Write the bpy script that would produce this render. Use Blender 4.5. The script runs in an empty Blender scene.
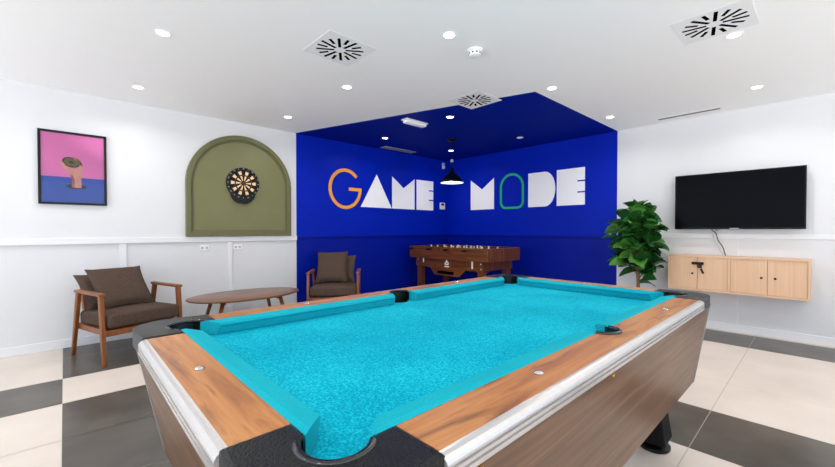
import bpy, bmesh, math, random
from math import sin, cos, pi, radians, sqrt, atan2
from mathutils import Vector, Matrix
random.seed(7)
SC = bpy.context.scene
COL = SC.collection
CAMH = 1.14; XL = -4.985; YR = 5.483; H = 2.483; XE = 2.4; YS = -3.0

# ------------------------------------------------------------------ materials
def lin(c):
    if isinstance(c, str):
        c = c.lstrip('#'); c = [int(c[i:i+2], 16) / 255 for i in (0, 2, 4)]
    return tuple(((v / 12.92) if v <= .04045 else ((v + .055) / 1.055) ** 2.4) for v in c) + (1.0,)

def mat(name, c, rough=.5, metal=0., spec=.5, emis=None, estr=0., noise=0., nscale=30., bump=0., bscale=200., coat=0.):
    m = bpy.data.materials.new(name); m.use_nodes = True
    nt = m.node_tree; b = nt.nodes['Principled BSDF']
    b.inputs['Base Color'].default_value = lin(c)
    b.inputs['Roughness'].default_value = rough; b.inputs['Metallic'].default_value = metal
    b.inputs['Specular IOR Level'].default_value = spec; b.inputs['Coat Weight'].default_value = coat
    if emis: b.inputs['Emission Color'].default_value = lin(emis); b.inputs['Emission Strength'].default_value = estr
    if noise or bump: tc = nt.nodes.new('ShaderNodeTexCoord')
    if noise:
        n = nt.nodes.new('ShaderNodeTexNoise'); n.inputs['Scale'].default_value = nscale; n.inputs['Detail'].default_value = 4
        nt.links.new(tc.outputs['Object'], n.inputs['Vector'])
        r = nt.nodes.new('ShaderNodeValToRGB'); l = lin(c)
        r.color_ramp.elements[0].position = .3; r.color_ramp.elements[1].position = .7
        r.color_ramp.elements[0].color = tuple(v * (1 - noise) for v in l[:3]) + (1,)
        r.color_ramp.elements[1].color = tuple(min(1, v * (1 + noise)) for v in l[:3]) + (1,)
        nt.links.new(n.outputs['Fac'], r.inputs['Fac']); nt.links.new(r.outputs['Color'], b.inputs['Base Color'])
    if bump:
        n2 = nt.nodes.new('ShaderNodeTexNoise'); n2.inputs['Scale'].default_value = bscale; n2.inputs['Detail'].default_value = 3
        nt.links.new(tc.outputs['Object'], n2.inputs['Vector'])
        bp = nt.nodes.new('ShaderNodeBump'); bp.inputs['Strength'].default_value = bump; bp.inputs['Distance'].default_value = .004
        nt.links.new(n2.outputs['Fac'], bp.inputs['Height']); nt.links.new(bp.outputs['Normal'], b.inputs['Normal'])
    return m

def wood(name, dark, mid, light, axis='x', rough=.4, scale=(2.2, 28.), spec=.5, detail=6, knots=False):
    """streaky wood: noise squeezed across the grain, streaks along AXIS"""
    m = bpy.data.materials.new(name); m.use_nodes = True
    nt = m.node_tree; b = nt.nodes['Principled BSDF']
    tc = nt.nodes.new('ShaderNodeTexCoord'); mp = nt.nodes.new('ShaderNodeMapping')
    s = [scale[1]] * 3; s['xyz'.index(axis)] = scale[0]
    mp.inputs['Scale'].default_value = s
    nt.links.new(tc.outputs['Object'], mp.inputs['Vector'])
    n = nt.nodes.new('ShaderNodeTexNoise'); n.inputs['Scale'].default_value = 1; n.inputs['Detail'].default_value = detail
    n.inputs['Roughness'].default_value = .62; n.inputs['Distortion'].default_value = .6
    nt.links.new(mp.outputs['Vector'], n.inputs['Vector'])
    r = nt.nodes.new('ShaderNodeValToRGB'); e = r.color_ramp.elements
    e[0].position = .28; e[0].color = lin(dark); e[1].position = .72; e[1].color = lin(light)
    k = e.new(.5); k.color = lin(mid)
    nt.links.new(n.outputs['Fac'], r.inputs['Fac'])
    out = r.outputs['Color']
    if knots:
        mp2 = nt.nodes.new('ShaderNodeMapping'); s2 = [16.] * 3; s2['xyz'.index(axis)] = 3.2; mp2.inputs['Scale'].default_value = s2
        nt.links.new(tc.outputs['Object'], mp2.inputs['Vector'])
        n3 = nt.nodes.new('ShaderNodeTexNoise'); n3.inputs['Scale'].default_value = 1; n3.inputs['Detail'].default_value = 5; n3.inputs['Distortion'].default_value = 1.2
        nt.links.new(mp2.outputs['Vector'], n3.inputs['Vector'])
        r3 = nt.nodes.new('ShaderNodeValToRGB'); r3.color_ramp.elements[0].position = .30; r3.color_ramp.elements[0].color = (.35, .3, .28, 1)
        r3.color_ramp.elements[1].position = .45; r3.color_ramp.elements[1].color = (1, 1, 1, 1)
        nt.links.new(n3.outputs['Fac'], r3.inputs['Fac'])
        mx = nt.nodes.new('ShaderNodeMix'); mx.data_type = 'RGBA'; mx.blend_type = 'MULTIPLY'; mx.inputs['Factor'].default_value = .8
        nt.links.new(out, mx.inputs['A']); nt.links.new(r3.outputs['Color'], mx.inputs['B']); out = mx.outputs['Result']
    nt.links.new(out, b.inputs['Base Color'])
    b.inputs['Roughness'].default_value = rough; b.inputs['Specular IOR Level'].default_value = spec
    return m

M = {}
M['white_wall'] = mat('white wall paint', '#dfe0e3', .55, noise=.012, nscale=3)
M['white_trim'] = mat('white satin trim', '#e9eaed', .4)
M['ceiling'] = mat('matt white ceiling', '#fafbfc', .8, noise=.004, nscale=2)
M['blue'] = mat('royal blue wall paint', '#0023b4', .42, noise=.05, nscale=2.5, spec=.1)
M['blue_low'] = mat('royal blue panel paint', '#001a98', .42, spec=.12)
M['blue_ceiling'] = mat('royal blue ceiling paint', '#001d92', .6, spec=.04)
M['grout'] = mat('pale floor grout', '#b9b0a4', .7)
M['tile_light'] = mat('cream stone tile', '#d9cdc2', .34, noise=.07, nscale=2.2, spec=.4)
M['tile_dark'] = mat('charcoal stone tile', '#504a43', .3, noise=.38, nscale=3.2, spec=.45)
M['olive'] = mat('olive green panel', '#76754c', .5, noise=.04, nscale=4)
M['olive_frame'] = mat('olive green frame', '#65653f', .42)
M['black'] = mat('black plastic', '#060607', .4, spec=.3)
M['black_soft'] = mat('matt black', '#0a0a0b', .6, spec=.2)
M['cap'] = mat('pebbled black plastic', '#040506', .30, bump=1., bscale=240, spec=.34)
M['rim'] = mat('smooth black pocket rim', '#0d0e12', .16, spec=.7)
M['liner'] = mat('dark pocket liner', '#04070d', .35)
M['alu'] = mat('brushed aluminium', '#cbc8c7', .33, metal=.7, noise=.03, nscale=60)
M['edge'] = mat('dull metal edge', '#8f8a86', .4, metal=.6)
M['chrome'] = mat('chrome', '#dcdcdc', .12, metal=1.)
M['dark_steel'] = mat('dark steel', '#3a3634', .4, metal=.5)
M['brass'] = mat('brass', '#b58a3c', .3, metal=1.)
M['rail_x'] = wood('orange brown laminate across', '#875028', '#b5743e', '#ca8e54', 'x', .42, (2.6, 34), knots=True)
M['rail_y'] = wood('orange brown laminate along', '#84492a', '#b17039', '#c6894e', 'y', .42, (2.6, 34), knots=True)
M['skirt_x'] = wood('grey brown wood laminate across', '#4c3422', '#684a34', '#82624b', 'x', .36, (1.6, 42), spec=.38)
M['skirt_y'] = wood('grey brown wood laminate along', '#4c3422', '#684a34', '#82624b', 'y', .36, (1.6, 42), spec=.38)
M['oak'] = wood('pale oak', '#d8b08c', '#e0b997', '#e7c3a4', 'y', .42, (1.0, 55))
M['oak_x'] = wood('pale oak along', '#d8b08c', '#e0b997', '#e7c3a4', 'x', .42, (1.0, 55))
M['walnut'] = wood('warm walnut', '#623312', '#80481f', '#95592c', 'z', .38, (3, 40))
M['walnut_x'] = wood('warm walnut along', '#623312', '#80481f', '#95592c', 'x', .38, (3, 40))
M['table_top'] = wood('mid brown walnut top', '#664632', '#7b563f', '#8c664d', 'y', .3, (2, 26))
M['cherry'] = wood('red brown cherry', '#4d270d', '#6c3a16', '#854e22', 'x', .32, (2.2, 30))
M['cherry_z'] = wood('red brown cherry upright', '#4d270d', '#6c3a16', '#854e22', 'z', .32, (2.2, 30))
M['fabric'] = mat('dark brown woven fabric', '#52433a', .95, noise=.35, nscale=130, bump=.6, bscale=260, spec=.15)
M['white_vinyl'] = mat('white satin vinyl', '#fbfafd', .3, emis='#f1f0f3', estr=.06)  # faint glow put into the vinyl so the white letters look brighter
M['orange'] = mat('orange paint', '#f0a02a', .4, emis='#f0a02a', estr=.05)  # slight glow added to lift the letter G, which is no lamp
M['green'] = mat('bright green paint', '#16b868', .4, emis='#16b868', estr=.04)  # slight glow added to lift the letter O, which is no lamp
M['tv_screen'] = mat('dark glossy screen', '#02030a', .25, spec=.06)
M['tv_bezel'] = mat('glossy black bezel', '#050506', .25, spec=.2)
M['white_plastic'] = mat('white plastic', '#f0f0f0', .35)
M['grey_plastic'] = mat('light grey plastic', '#b9bcc4', .4)
M['mid_grey'] = mat('grey grille', '#7d7a78', .6, spec=.1)
M['vent_plate'] = mat('white powder coated steel', '#eff0f2', .8, spec=.05)
M['slot'] = mat('black slot', '#060606', .9, spec=0)
M['lamp_on'] = mat('lit lamp lens', '#ffffff', .4, emis='#fffaf2', estr=14.)
M['lamp_dim'] = mat('dim lamp lens', '#cfd4e6', .4, emis='#dfe6ff', estr=.25)
M['enamel_in'] = mat('white enamel', '#ffffff', .4, emis='#fff3e0', estr=.55)  # glow put into the enamel for the bulb's light on it
M['leaf'] = mat('glossy dark green leaf', '#265c26', .26, noise=.45, nscale=9, spec=.6)
M['leaf_l'] = mat('fresh green leaf', '#5b9a40', .3, noise=.3, nscale=9, spec=.6)
M['bark'] = mat('tan bark', '#8a6b4d', .8, noise=.25, nscale=40)
M['pot'] = mat('white ceramic pot', '#dcdad6', .35)
M['soil'] = mat('dark potting soil', '#2b2018', .95, noise=.4, nscale=60)
M['pink'] = mat('pink print', '#e87fc0', .5, noise=.06, nscale=3)
M['pblue'] = mat('blue print', '#2c56b8', .5, noise=.1, nscale=5)
M['skin'] = mat('printed skin', '#d79a8c', .5, noise=.12, nscale=40)
M['skin_d'] = mat('printed skin shade', '#a9685c', .5)
M['hole'] = mat('printed dark hole', '#22183a', .5)
M['coin'] = mat('printed olive disc', '#6d6136', .5, noise=.3, nscale=120)
M['coin_d'] = mat('printed dark disc edge', '#3b3322', .5)
M['cream'] = mat('cream dart segment', '#e9cf9c', .5)
M['maroon'] = mat('dark red dart segment', '#64141f', .5)
M['wire_white'] = mat('off white cable', '#cfcac6', .5)
M['cloth'] = None

def cloth(name, base, light, dark, speck):
    m = bpy.data.materials.new(name); m.use_nodes = True
    nt = m.node_tree; b = nt.nodes['Principled BSDF']
    tc = nt.nodes.new('ShaderNodeTexCoord')
    n = nt.nodes.new('ShaderNodeTexNoise'); n.inputs['Scale'].default_value = 190; n.inputs['Detail'].default_value = 2
    n2 = nt.nodes.new('ShaderNodeTexNoise'); n2.inputs['Scale'].default_value = 3.5; n2.inputs['Detail'].default_value = 4
    for q in (n, n2): nt.links.new(tc.outputs['Object'], q.inputs['Vector'])
    r = nt.nodes.new('ShaderNodeValToRGB'); e = r.color_ramp.elements
    e[0].position = .3; e[0].color = lin(dark); e[1].position = .72; e[1].color = lin(light); k = e.new(.5); k.color = lin(base)
    ma = nt.nodes.new('ShaderNodeMath'); ma.operation = 'MULTIPLY_ADD'
    ma.inputs[1].default_value = speck; ma.inputs[2].default_value = .5 - speck * .5
    nt.links.new(n.outputs['Fac'], ma.inputs[0])
    mb = nt.nodes.new('ShaderNodeMath'); mb.operation = 'MULTIPLY_ADD'; mb.inputs[1].default_value = .45
    nt.links.new(n2.outputs['Fac'], mb.inputs[0]); 
    sb = nt.nodes.new('ShaderNodeMath'); sb.operation = 'SUBTRACT'; sb.inputs[1].default_value = .225
    nt.links.new(ma.outputs[0], sb.inputs[0]); nt.links.new(sb.outputs[0], mb.inputs[2])
    nt.links.new(mb.outputs[0], r.inputs['Fac']); nt.links.new(r.outputs['Color'], b.inputs['Base Color'])
    b.inputs['Roughness'].default_value = .9; b.inputs['Specular IOR Level'].default_value = .08
    return m
M['cloth'] = cloth('turquoise billiard cloth', '#00a6c0', '#22c2d4', '#008fa8', 1.15)
M['cushion_cloth'] = cloth('turquoise cushion cloth', '#16a5b6', '#26b1bf', '#0c9aae', .4)

def glass_mat():
    m = bpy.data.materials.new('picture glass'); m.use_nodes = True; nt = m.node_tree
    nt.nodes.remove(nt.nodes['Principled BSDF']); o = nt.nodes['Material Output']
    t = nt.nodes.new('ShaderNodeBsdfTransparent'); g = nt.nodes.new('ShaderNodeBsdfGlossy'); g.inputs['Roughness'].default_value = .03
    fr = nt.nodes.new('ShaderNodeFresnel'); fr.inputs['IOR'].default_value = 1.35
    mx = nt.nodes.new('ShaderNodeMixShader')
    nt.links.new(fr.outputs[0], mx.inputs[0]); nt.links.new(t.outputs[0], mx.inputs[1]); nt.links.new(g.outputs[0], mx.inputs[2])
    nt.links.new(mx.outputs[0], o.inputs['Surface']); return m
M['glass'] = glass_mat()

# ------------------------------------------------------------------ mesh helpers
def V(*a): return Vector(a)

class B:
    """collects shapes; build() links them as ONE mesh object"""
    def __init__(s): s.bm = bmesh.new()
    def _fin(s, verts, mi, mtx):
        if mtx is not None: bmesh.ops.transform(s.bm, matrix=mtx, verts=verts)
        fs = {f for v in verts for f in v.link_faces}
        for f in fs: f.material_index = mi
        return s
    def box(s, lo, hi, mi=0, bevel=0., mtx=None, seg=2):
        t = bmesh.new(); bmesh.ops.create_cube(t, size=1)
        c = [(a + b) / 2 for a, b in zip(lo, hi)]; d = [abs(b - a) for a, b in zip(lo, hi)]
        for v in t.verts: v.co = V(*(c[i] + v.co[i] * d[i] for i in range(3)))
        if bevel: bmesh.ops.bevel(t, geom=list(t.edges), offset=min(bevel, min(d) * .49), segments=seg, affect='EDGES', profile=.5)
        return s.merge(t, mi, mtx)
    def merge(s, t, mi=0, mtx=None):
        mp = {}
        for v in t.verts: mp[v] = s.bm.verts.new(mtx @ v.co if mtx is not None else v.co)
        for f in t.faces:
            try: n = s.bm.faces.new([mp[v] for v in f.verts]); n.material_index = mi; n.smooth = f.smooth
            except ValueError: pass
        t.free(); return s
    def prism(s, poly, z0, z1, mi=0, mtx=None, bevel=0., seg=2):
        """2D outline extruded z0..z1"""
        t = bmesh.new()
        lo = [t.verts.new((x, y, z0)) for x, y in poly]; hi = [t.verts.new((x, y, z1)) for x, y in poly]
        n = len(poly)
        area = sum(poly[i][0] * poly[(i + 1) % n][1] - poly[(i + 1) % n][0] * poly[i][1] for i in range(n))
        if area < 0: lo.reverse(); hi.reverse()
        t.faces.new(hi); t.faces.new(list(reversed(lo)))
        for i in range(n): t.faces.new([lo[i], lo[(i + 1) % n], hi[(i + 1) % n], hi[i]])
        if bevel:
            es = [e for e in t.edges if abs(e.verts[0].co.z - e.verts[1].co.z) < 1e-6 and e.verts[0].co.z > (z0 + z1) / 2]
            bmesh.ops.bevel(t, geom=es, offset=bevel, segments=seg, affect='EDGES', profile=.5)
        t.normal_update(); big = [f for f in t.faces if len(f.verts) > 4]
        if big: bmesh.ops.triangulate(t, faces=big)
        return s.merge(t, mi, mtx)
    def loft(s, rings, mi=0, cap=True, smooth=False, mtx=None):
        t = bmesh.new(); vs = [[t.verts.new(p) for p in r] for r in rings]; n = len(rings[0])
        for a, b in zip(vs, vs[1:]):
            for i in range(n): f = t.faces.new([a[i], a[(i + 1) % n], b[(i + 1) % n], b[i]]); f.smooth = smooth
        if cap: t.faces.new(list(reversed(vs[0]))); t.faces.new(vs[-1])
        bmesh.ops.recalc_face_normals(t, faces=list(t.faces))
        return s.merge(t, mi, mtx)
    def tube(s, pts, r, mi=0, seg=10, mtx=None, cap=True, flat=1.):
        pts = [Vector(p) for p in pts]; rr = r if isinstance(r, (list, tuple)) else [r] * len(pts)
        rings = []; up = None
        for i, p in enumerate(pts):
            d = (pts[min(i + 1, len(pts) - 1)] - pts[max(i - 1, 0)]).normalized()
            if up is None: up = V(0, 0, 1) if abs(d.z) < .9 else V(1, 0, 0)
            a = d.cross(up).normalized(); b = a.cross(d).normalized(); up = b
            rings.append([p + a * cos(2 * pi * k / seg) * rr[i] + b * sin(2 * pi * k / seg) * rr[i] * flat for k in range(seg)])
        return s.loft(rings, mi, cap, True, mtx)
    def lathe(s, prof, seg=32, mi=0, mtx=None, sx=1., sy=1.):
        rings = [[V(r * cos(2 * pi * k / seg) * sx, r * sin(2 * pi * k / seg) * sy, z) for k in range(seg)] for r, z in prof]
        return s.loft(rings, mi, True, True, mtx)
    def bar(s, a, b, w, h, w2=None, h2=None, side=None, mi=0, bevel=0.):
        """tapered rectangular bar from a to b; SIDE = direction of the width"""
        a, b = Vector(a), Vector(b); d = (b - a).normalized()
        sd = Vector(side) if side else (V(0, 0, 1).cross(d) if abs(d.z) < .9 else V(1, 0, 0))
        sd = (sd - d * sd.dot(d)).normalized(); up = d.cross(sd).normalized()
        w2 = w if w2 is None else w2; h2 = h if h2 is None else h2
        t = bmesh.new(); R = []
        for p, ww, hh in ((a, w, h), (b, w2, h2)):
            R.append([t.verts.new(p + sd * x * ww / 2 + up * y * hh / 2) for x, y in ((-1, -1), (1, -1), (1, 1), (-1, 1))])
        t.faces.new(list(reversed(R[0]))); t.faces.new(R[1])
        for i in range(4): t.faces.new([R[0][i], R[0][(i + 1) % 4], R[1][(i + 1) % 4], R[1][i]])
        bmesh.ops.recalc_face_normals(t, faces=list(t.faces))
        if bevel: bmesh.ops.bevel(t, geom=list(t.edges), offset=bevel, segments=2, affect='EDGES', profile=.5)
        return s.merge(t, mi)
    def quad(s, pts, mi=0):
        f = s.bm.faces.new([s.bm.verts.new(p) for p in pts]); f.material_index = mi; return s
    def ngon(s, pts, mi=0):
        f = s.bm.faces.new([s.bm.verts.new(p) for p in pts]); f.material_index = mi
        f.normal_update()
        if len(pts) > 4: bmesh.ops.triangulate(s.bm, faces=[f])
        return s
    def build(s, name, mats, parent=None, smooth=None, loc=None):
        me = bpy.data.meshes.new(name); s.bm.normal_update(); s.bm.to_mesh(me); s.bm.free()
        for m in (mats if isinstance(mats, (list, tuple)) else [mats]): me.materials.append(M[m] if isinstance(m, str) else m)
        o = bpy.data.objects.new(name, me); COL.objects.link(o)
        if parent: o.parent = parent
        if loc: o.location = loc
        if smooth is not None:
            for p in me.polygons: p.use_smooth = True
            me.set_sharp_from_angle(angle=radians(smooth))
        return o

def tag(o, label, cat, group=None, kind=None):
    o['label'] = label; o['category'] = cat
    if group: o['group'] = group
    if kind: o['kind'] = kind
    return o
def thing(name, label, cat, loc=(0, 0, 0), rz=0., group=None):
    o = bpy.data.objects.new(name, None); COL.objects.link(o); o.location = loc; o.rotation_euler = (0, 0, rz); o.empty_display_size = .1
    return tag(o, label, cat, group)
def struct(b, name, mats, label, cat, smooth=None): 
    o = b.build(name, mats, smooth=smooth); return tag(o, label, cat, kind='structure')
def copy_tree(o, parent=None):
    c = o.copy(); COL.objects.link(c); c.parent = parent
    for ch in list(o.children): copy_tree(ch, c)
    return c
def arc(cx, cy, r, a0, a1, n): return [(cx + r * cos(a0 + (a1 - a0) * i / n), cy + r * sin(a0 + (a1 - a0) * i / n)) for i in range(n + 1)]
# local frames of things fixed to the two walls: x = along the wall to the right, y = up, z = out into the room
def left_frame(y, z): return Matrix(((0, 0, 1, XL), (1, 0, 0, y), (0, 1, 0, z), (0, 0, 0, 1)))
def right_frame(x, z): return Matrix(((1, 0, 0, x), (0, 0, -1, YR), (0, 1, 0, z), (0, 0, 0, 1)))
def wall_thing(name, label, cat, mtx, group=None):
    o = thing(name, label, cat, group=group); o.matrix_world = mtx; return o

# ------------------------------------------------------------------ the room
YB = 2.36          # blue paint starts here on the left wall
XB = -1.885        # and ends here on the right wall
RZ0, RZ1 = 1.0, 1.062
b = B()
x0, x1, y0, y1 = XL, XL - .12, YS, YR + .12
def wquad(b, pts, mi): b.quad(pts, mi)
for a, c, mi in ((YS, YB, 0), (YB, YR, 1)):
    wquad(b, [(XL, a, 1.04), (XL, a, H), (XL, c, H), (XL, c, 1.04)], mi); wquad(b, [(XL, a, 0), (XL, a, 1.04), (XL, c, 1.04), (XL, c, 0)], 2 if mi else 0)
b.box((XL - .12, YS, 0), (XL - .001, YR + .12, H), 0)
struct(b, 'wall_left', ['white_wall', 'blue', 'blue_low'], 'white panelled wall turning royal blue towards the corner', 'wall')
b = B()
for a, c, mi in ((XL, XB, 1), (XB, XE, 0)):
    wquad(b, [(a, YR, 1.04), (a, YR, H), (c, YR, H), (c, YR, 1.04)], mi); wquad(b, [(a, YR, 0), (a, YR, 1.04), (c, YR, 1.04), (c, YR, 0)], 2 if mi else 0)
b.box((XL, YR + .001, 0), (XE, YR + .12, H), 0)
struct(b, 'wall_right', ['white_wall', 'blue', 'blue_low'], 'far wall painted royal blue at the corner and white behind the television', 'wall')
b = B(); b.box((XE, YS, 0), (XE + .12, YR + .12, .5)); b.box((XE, YS, 2.3), (XE + .12, YR + .12, H)); b.box((XE, 4.9, .5), (XE + .12, YR + .12, 2.3)); b.box((XE, YS, .5), (XE + .12, -1.2, 2.3))  # opening is made up, cut to send more light onto the ceiling
struct(b, 'wall_east', 'white_wall', 'unseen white wall on the viewer side with a wide opening added to let light in', 'wall')

# ceiling: white with a blue painted area over the corner (its front edge runs at a slant)
P1, P2, P3 = (XL, 2.34), (-1.90, 3.345), (XB, YR)
b = B()
b.ngon([(XL, YS, H), (XE, YS, H), (XE, YR, H), (P3[0], YR, H), (P2[0], P2[1], H), (P1[0], P1[1], H)], 0)
b.ngon([(P1[0], P1[1], H), (P2[0], P2[1], H), (P3[0], YR, H), (XL, YR, H)], 1)
b.box((XL - .12, YS, H + .002), (XE + .12, YR + .12, H + .1), 0)
struct(b, 'ceiling', ['ceiling', 'blue_ceiling'], 'flat white ceiling with a royal blue painted area over the corner', 'ceiling')

# floor: stone tiles with pale grout
xs = [XL, -4.561, -3.955, -3.389, -2.80, -2.22, -1.632, -1.045, -.4584, .13, .716, 1.30, 1.89, XE]
ys = [YS, -2.42, -1.82, -1.22, -.62, -.02, .58, 1.18, 1.78, 2.378, 2.974, 3.59, 4.205, 4.82, 5.40, YR]
b = B(); b.box((XL - .12, YS, -.1), (XE + .12, YR + .12, -.002), 0)
g = .0022
for i in range(len(xs) - 1):
    for j in range(len(ys) - 1):
        cx, cy = (xs[i] + xs[i + 1]) / 2, (ys[j] + ys[j + 1]) / 2
        if cx < -2.22:
            dark = (cx < -3.955 or cx > -3.389) if cy > -.02 else (-3.955 < cx < -3.389)
        else:
            dark = (4.82 < cy < 5.40) or (2.378 < cy < 2.974) or (cy < .58 and cx < -1.045)
        # seams between two tiles of one band are tighter than seams between bands
        b.quad([(xs[i] + g, ys[j] + g * .5, 0), (xs[i + 1] - g, ys[j] + g * .5, 0), (xs[i + 1] - g, ys[j + 1] - g * .5, 0), (xs[i] + g, ys[j + 1] - g * .5, 0)], 2 if dark else 1)
struct(b, 'floor', ['grout', 'tile_light', 'tile_dark'], 'floor of cream and charcoal stone tiles laid in bands', 'floor')

# chair rail, battens, baseboards
def trimbox(name, lo, hi, m, label, cat='trim', bev=.004):
    b = B(); b.box(lo, hi, bevel=bev); return struct(b, name, m, label, cat)
t = .022
trimbox('trim_1', (XL + .0005, YS, RZ0), (XL + t, YB, RZ1), 'white_trim', 'white chair rail on the left wall under picture and green arch')
trimbox('trim_2', (XL + .0005, YB, 1.03), (XL + .016, YR - .0005, RZ1), 'blue_low', 'blue chair rail on the left wall under the letters GAME')
trimbox('trim_3', (XL + .016, YR - .016, 1.03), (XB, YR - .0005, RZ1), 'blue_low', 'blue chair rail on the far wall under the letters MODE')
trimbox('trim_4', (XB, YR - .009, 1.045), (XE, YR - .0005, 1.1), 'white_trim', 'thin white chair rail on the far wall behind the television')
n = 5
for yy, w in ((-1.65, .06), (-.60, .06), (.446, .06), (1.493, .05)):
    trimbox('trim_%d' % n, (XL + .0005, yy - w / 2, .085), (XL + .012, yy + w / 2, RZ0), 'white_trim', 'upright white batten on the left wall below the chair rail', bev=.003); n += 1
for xx in (-.62, .45):
    trimbox('trim_%d' % n, (xx - .006, YR - .004, .085), (xx + .006, YR - .0005, 1.045), 'white_trim', 'upright white batten on the far wall below the chair rail', bev=.002); n += 1
trimbox('baseboard_left', (XL + .0005, YS, 0), (XL + .016, YB, .085), 'white_trim', 'white baseboard along the left wall', 'baseboard')
trimbox('baseboard_left_blue', (XL + .0005, YB, 0), (XL + .016, YR - .0005, .085), 'blue_low', 'blue baseboard along the left wall in the corner', 'baseboard')
trimbox('baseboard_right_blue', (XL + .016, YR - .016, 0), (XB, YR - .0005, .085), 'blue_low', 'blue baseboard along the far wall', 'baseboard')
trimbox('baseboard_right', (XB, YR - .016, 0), (XE, YR - .0005, .085), 'white_trim', 'white baseboard along the far wall under the cabinet', 'baseboard')

# ------------------------------------------------------------------ pool table
CX, CY = -1.0015, 1.293; HX, HY = .5135, 1.012
ZT, ZB = .81, .765
pt = thing('pool_table', 'pool table with turquoise cloth, orange brown wood rails, aluminium edge and black corners', 'pool table', (CX, CY, 0))
R_ = .055
def pocket_hole(cx, cy, a0, n=10): return arc(cx, cy, .06, a0, a0 + pi, n)
# bed with bites at the six pockets
def bed_outline():
    pts = []
    e = .03
    def bite(cx, cy, r, a0, a1): pts.extend(arc(cx, cy, r, a0, a1, 12))
    X, Y = HX + .01, HY + .01
    # counter-clockwise from bottom-left
    bite(-HX - .006, -HY - .006, .060, radians(90 + 15), radians(-15))
    bite(HX + .006, -HY - .006, .060, radians(180 + 15), radians(90 - 15))
    bite(HX + .012, 0, .055, radians(270 - 10), radians(90 + 10))
    bite(HX + .006, HY + .006, .060, radians(270 + 15), radians(180 - 15))
    bite(-HX - .006, HY + .006, .060, radians(15), radians(-105))
    bite(-HX - .012, 0, .055, radians(90 - 10), radians(-90 + 10))
    return pts
b = B(); b.prism(bed_outline(), ZB - .03, ZB); bed = b.build('bed_cloth', 'cloth', pt); bed['label'] = 'turquoise cloth bed'

# cushions: profile (distance in from the wood line, z); mitred ends towards the pockets
def cushion(name, axis, sgn, a, c, cut_a, cut_c):
    prof = [(-.002, ZT + .001), (.010, ZT + .004), (.050, ZT - .002), (.055, ZT - .010), (.049, ZT - .018), (.040, ZB + .001), (-.002, ZB + .001)]
    rings = []
    for end, cut, s in ((a, cut_a, 1), (c, cut_c, -1)):
        ring = []
        for d, z in prof:
            l = end + s * cut * max(d, 0)
            if axis == 'y': ring.append(V(sgn * (HX - d), l, z))
            else: ring.append(V(l, sgn * (HY - d), z))
        rings.append(ring)
    b = B(); b.loft(rings); return b.build(name, 'cushion_cloth', pt)
CC, SS = .072, .058
for sg in (1, -1):
    cushion('cushion', 'y', sg, -HY + CC, -SS, 1.0, .35); cushion('cushion', 'y', sg, SS, HY - CC, .35, 1.0)
    cushion('cushion', 'x', sg, -HX + CC, HX - CC, 1.0, 1.0)
# wooden rails
RW = .102; CAPL = .125
LY = HY - CAPL; LX = HX - CAPL
for sg in (1, -1):
    poly = [(sg * HX, -LY), (sg * (HX + RW), -LY), (sg * (HX + RW), LY), (sg * HX, LY)]
    notch = [(sg * x, y) for x, y in arc(HX + .002, 0, R_ + .002, pi / 2, -pi / 2, 14)]
    poly += [(sg * HX, R_ + .002)] + notch + [(sg * HX, -R_ - .002)]
    b = B(); b.prism(poly, ZB - .02, ZT); b.build('rail', 'rail_y', pt)['label'] = 'orange brown wood laminate rail'
    poly = [(-LX, sg * HY), (LX, sg * HY), (LX, sg * (HY + RW)), (-LX, sg * (HY + RW))]
    b = B(); b.prism(poly, ZB - .02, ZT); b.build('rail', 'rail_x', pt)['label'] = 'orange brown wood laminate rail'
# aluminium edge strips
TP = [(0, .8098), (.006, .8095), (.012, .807), (.018, .802), (.0205, .797), (.021, .793), (.0155, .7915), (.0155, .7895), (.021, .788), (.021, .7815), (.0155, .780), (.0155, .778), (.021, .7765), (.021, .769), (.018, .765), (0, .765)]
for sg in (1, -1):
    b = B(); b.loft([[V(sg * (HX + RW + p), l, z) for p, z in TP] for l in (-LY - .003, LY + .003)]); b.build('trim_strip', 'alu', pt)['label'] = 'fluted aluminium edge strip'
    b = B(); b.loft([[V(l, sg * (HY + RW + p), z) for p, z in TP] for l in (-LX - .003, LX + .003)]); b.build('trim_strip', 'alu', pt)['label'] = 'fluted aluminium edge strip'
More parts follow.
